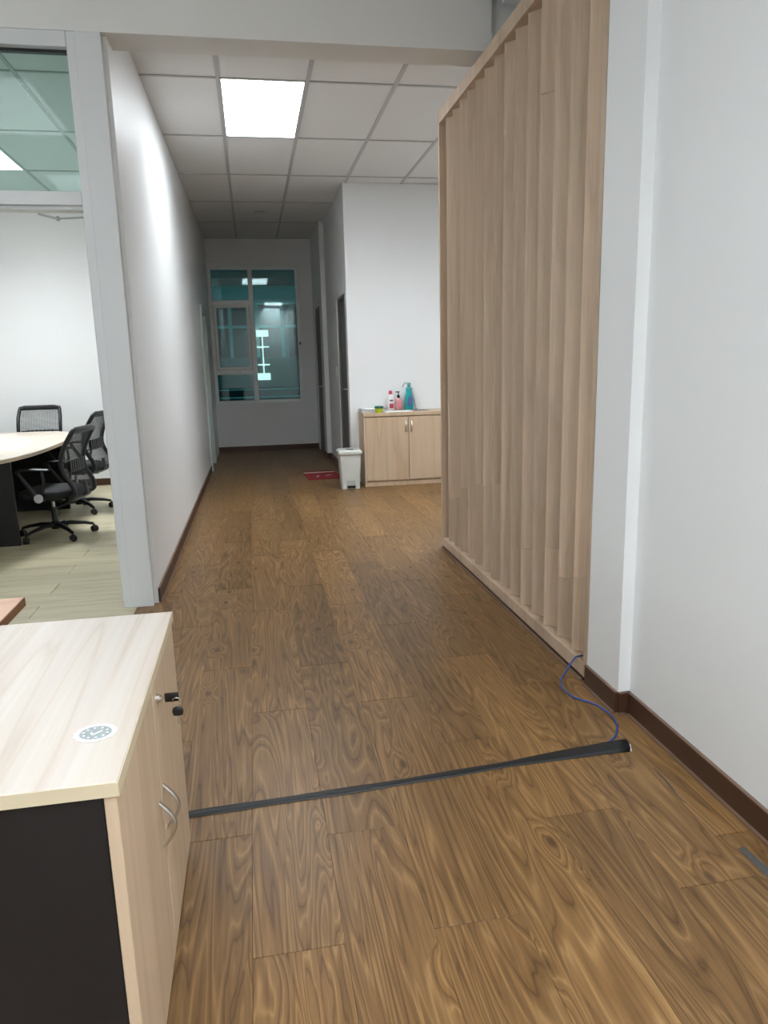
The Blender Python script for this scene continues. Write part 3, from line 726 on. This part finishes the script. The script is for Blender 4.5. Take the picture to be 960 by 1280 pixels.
cab_pts = [(1.400, 2.845, .0855), (1.372, 2.842, .0862), (1.350, 2.84, .080), (1.318, 2.832, .045), (1.285, 2.815, .012), (1.262, 2.79, .0045), (1.243, 2.74, .0045), (1.238, 2.68, .0045), (1.245, 2.63, .0045), (1.262, 2.60, .0045),
           (1.292, 2.565, .0045), (1.312, 2.52, .0045), (1.322, 2.46, .0045), (1.318, 2.40, .0045), (1.30, 2.35, .0045), (1.268, 2.30, .0045), (1.235, 2.268, .0045), (1.205, 2.247, .0050)]
co = MB().tube(bez(cab_pts, 4), .0040, 8).build('network_cable', 'blue_cable', None, 60)
tag(co, 'thin blue network cable curling from screen base to black strip', 'cable')
g = MB().prism([(1.300, 1.635), (1.318, 1.640), (1.335, 1.45), (1.300, 1.46)], .0004, .0009).build('tape_patch', 'tape_grey')
tag(g, 'worn grey tape patch on the floor near the right baseboard', 'tape')
g = MB().prism([(1.288, 2.07), (1.292, 2.072), (1.289, 1.98), (1.278, 1.90), (1.279, 1.86), (1.272, 1.88), (1.277, 1.95), (1.283, 2.0)], .0004, .0008).build('tape_scrap', 'tape_grey')
tag(g, 'thin dark tape scrap along a floor joint below the strip', 'tape')

# ------------------------------------------------------------------ meeting table
tb_ = empty('meeting_table', (-2.55, 7.07, 0)); tag(tb_, 'pale boat-shaped meeting table on dark panel legs', 'table')
def sup(a, b_, e, n=72):
    pts = []
    for i in range(n):
        t = 2 * math.pi * i / n; c_, s__ = math.cos(t), math.sin(t)
        pts.append((a * math.copysign(abs(c_) ** (2 / e), c_), b_ * math.copysign(abs(s__) ** (2 / e), s__)))
    return pts
MB().prism(sup(.755, 1.53, 3.0), .712, .742).build('table_top', 'table_wood', tb_, 40)
MB().prism(sup(.757, 1.532, 3.0), .716, .734).build('edge_band', 'door_wood', tb_, 40)
MB().box(-.60, .60, -.89, -.862, 0, .712, .002).build('leg_panel', 'black_panel', tb_)
MB().box(-.60, .62, .70, .728, 0, .712, .002).build('leg_panel', 'black_panel', tb_)
MB().box(-.015, .015, -.862, .70, .08, .712, .002).build('modesty_panel', 'black_panel', tb_)

# ------------------------------------------------------------------ mesh office chairs (front = +y)
def make_chair(loc, rz, hs, label, base_rot=0.):
    root = empty('office_chair', loc, rz); tag(root, label, 'chair', 'mesh office chairs around the meeting table')
    # star base
    hub = MB().lathe([(.034, .07), (.040, .085), (.040, .125), (.030, .135)], 16).build('hub', 'black_plastic', root, 40)
    leg = MB().tube([(0, .02, .105), (0, .12, .108), (0, .24, .090), (0, .305, .072)], [.024, .021, .017, .014], 8, flat=(.85, 1.15)).mesh('base_leg', 'black_plastic', 50)
    cas = MB()
    for sx in (-.013, .013): cas.cyl((sx - .009, 0, -.040), (sx + .009, 0, -.040), .027, 14)
    cas.cyl((0, 0, -.04), (0, 0, 0), .008, 8); cas.box(-.008, .008, -.02, .02, -.035, -.012, .003)
    cas = cas.mesh('castor', 'black_plastic', 40)
    for k in range(5):
        a = base_rot + 2 * math.pi * k / 5
        lg = link('base_leg', leg, root, None, a)
        x, y = -.31 * math.sin(a), .31 * math.cos(a)
        c_ = link('castor', cas, root, (x, y, .067), a + .7 * k)
    MB().cyl((0, 0, .12), (0, 0, .26), .024, 14).build('gas_lift', 'black_plastic', root, 40)
    MB().cyl((0, 0, .24), (0, 0, hs - .09), .014, 12).build('piston', 'steel', root, 40)
    MB().box(-.07, .07, -.12, .10, hs - .10, hs - .055, .012, 2).build('tilt_mechanism', 'black_plastic', root)
    # seat cushion
    b = MB(); n = 28; top = sup(.245, .235, 3.4, n)
    prof = [(.80, -.055), (.97, -.050), (1.0, -.030), (.99, -.005), (.93, .012), (.70, .020), (.35, .016)]
    rings = []
    for s__, z in prof:
        rings.append([b.bm.verts.new((x * s__, y * s__, hs + z - (.022 * max(0, (y * s__ - .12) / .12) ** 2 if y > .1 else 0))) for x, y in top])
    for p, q in zip(rings, rings[1:]):
        for k in range(n): b.bm.faces.new((p[k], p[(k+1) % n], q[(k+1) % n], q[k]))
    b.bm.faces.new(rings[0][::-1]); b.bm.faces.new(rings[-1])
    b.build('seat', 'black_fabric', root, 50)
    # back: S-curved frame with mesh, lumbar bars
    prof = [(-.245, -.055), (-.285, -.020), (-.275, .05), (-.225, .14), (-.205, .22), (-.225, .32), (-.275, .42), (-.325, .50)]
    def wid(z): return .205 + .020 * min(1, max(0, (z + .05) / .3)) - .012 * max(0, (z - .40) / .1)
    cur = bez([(0, y, z) for y, z in prof], 5)
    def bow(u): return -.018 * (1 - u * u)      # centre pushed backwards
    st = [(wid(p.z), p.y, p.z + hs) for p in cur]
    left = [(-a, y, z) for a, y, z in st]; right = [(a, y, z) for a, y, z in st]
    def across(idx, n=8, dz=0):
        a, y, z = st[idx]; return [(a * (-1 + 2 * k / n), y + bow(-1 + 2 * k / n), z + dz) for k in range(n + 1)]
    top_arc = across(-1, 8, .012); bot_arc = across(0, 8, -.006)
    loop = left + top_arc[1:-1] + right[::-1] + bot_arc[::-1][1:-1]
    fr = MB().tube(loop + [loop[0]], .020, 8, cap=False, flat=(1.0, 1.0)).build('back_frame', 'black_plastic', root, 60)
    MB().tube(across(-1, 8, -.004), .020, 8).build('top_rail', 'black_plastic', root, 60)
    # woven mesh: fine cords both ways
    net = MB(); ks = list(range(2, len(cur)))
    nx = 26
    for q in range(1, nx):
        u = -1 + 2 * q / nx
        net.tube([(st[i][0] * u, st[i][1] + bow(u), st[i][2]) for i in ks[::2] + [ks[-1]]], .0021, 3, cap=False)
    for i in range(2 * 2, len(cur) * 2 - 2):
        f = i / 2; i0 = int(f); i1 = min(i0 + 1, len(cur) - 1); t = f - i0
        a = [st[i0][k] * (1 - t) + st[i1][k] * t for k in range(3)]
        net.tube([(a[0] * (-1 + 2 * k / 6), a[1] + bow(-1 + 2 * k / 6), a[2]) for k in range(7)], .0021, 3, cap=False)
    no = net.build('back_mesh', 'mesh_cord', root, 60); no['kind'] = 'stuff'
    # lumbar support: short vertical lozenges on two bars
    for z in (.16, .245):
        MB().tube([(-.20, -.222, hs + z), (-.1, -.236, hs + z), (0, -.243, hs + z), (.1, -.236, hs + z), (.20, -.222, hs + z)], .007, 6).build('lumbar_bar', 'black_plastic', root, 60)
    pad = MB().obox((0, 0, 0), (.030, .010, .10), bev=.004, seg=2).mesh('lumbar_pad', 'black_plastic')
    for k in range(7): link('lumbar_pad', pad, root, (-.126 + .042 * k, -.243 - .004 * (1 - abs(k - 3) / 3), hs + .205))
    MB().tube([(0, -.06, hs - .08), (0, -.22, hs - .085), (0, -.30, hs - .04), (0, -.29, hs + .06)], [.020, .022, .024, .020], 8, flat=(.7, 1.5)).build('back_bracket', 'black_plastic', root, 60)
    # arms
    for s__ in (-1, 1):
        x = .262 * s__
        arm = MB().tube([(x, -.12, hs + .195), (x, .0, hs + .202), (x, .12, hs + .195), (x, .155, hs + .185)], [.022, .025, .024, .018], 10, flat=(.5, 1.25)).build('armrest', 'black_plastic', root, 60)
        MB().tube([(x, .14, hs + .185), (x, .11, hs + .13), (x, .05, hs + .04), (x, .0, hs - .03), (x * .97, -.01, hs - .05)], [.016, .018, .022, .030, .034], 8, flat=(1, .7)).build('arm_support', 'black_plastic', arm, 60)
        MB().tube([(x, -.06, hs + .19), (x, -.065, hs + .10), (x, -.045, hs + .02), (x, -.01, hs - .04)], [.015, .016, .020, .028], 8, flat=(1, .7)).build('arm_support', 'black_plastic', arm, 60)
        MB().cyl((x + .018 * s__, -.02, hs - .035), (x + .030 * s__, -.02, hs - .035), .036, 20).build('pivot_disc', 'grey_disc', arm, 40)
        MB().obox((x * .75, 0, hs - .062), (.15, .05, .012), bev=.003).build('arm_bracket', 'black_plastic', arm)
    return root
make_chair((-1.74, 6.47, 0), R(80), .415, 'black mesh office chair nearest the doorway with silver arm disc', -.105)
make_chair((-1.80, 7.62, 0), R(79), .475, 'black mesh office chair partly hidden by the door jamb', -.105)
make_chair((-2.42, 8.62, 0), R(181), .485, 'black mesh office chair facing over the far end of the meeting table', .1)
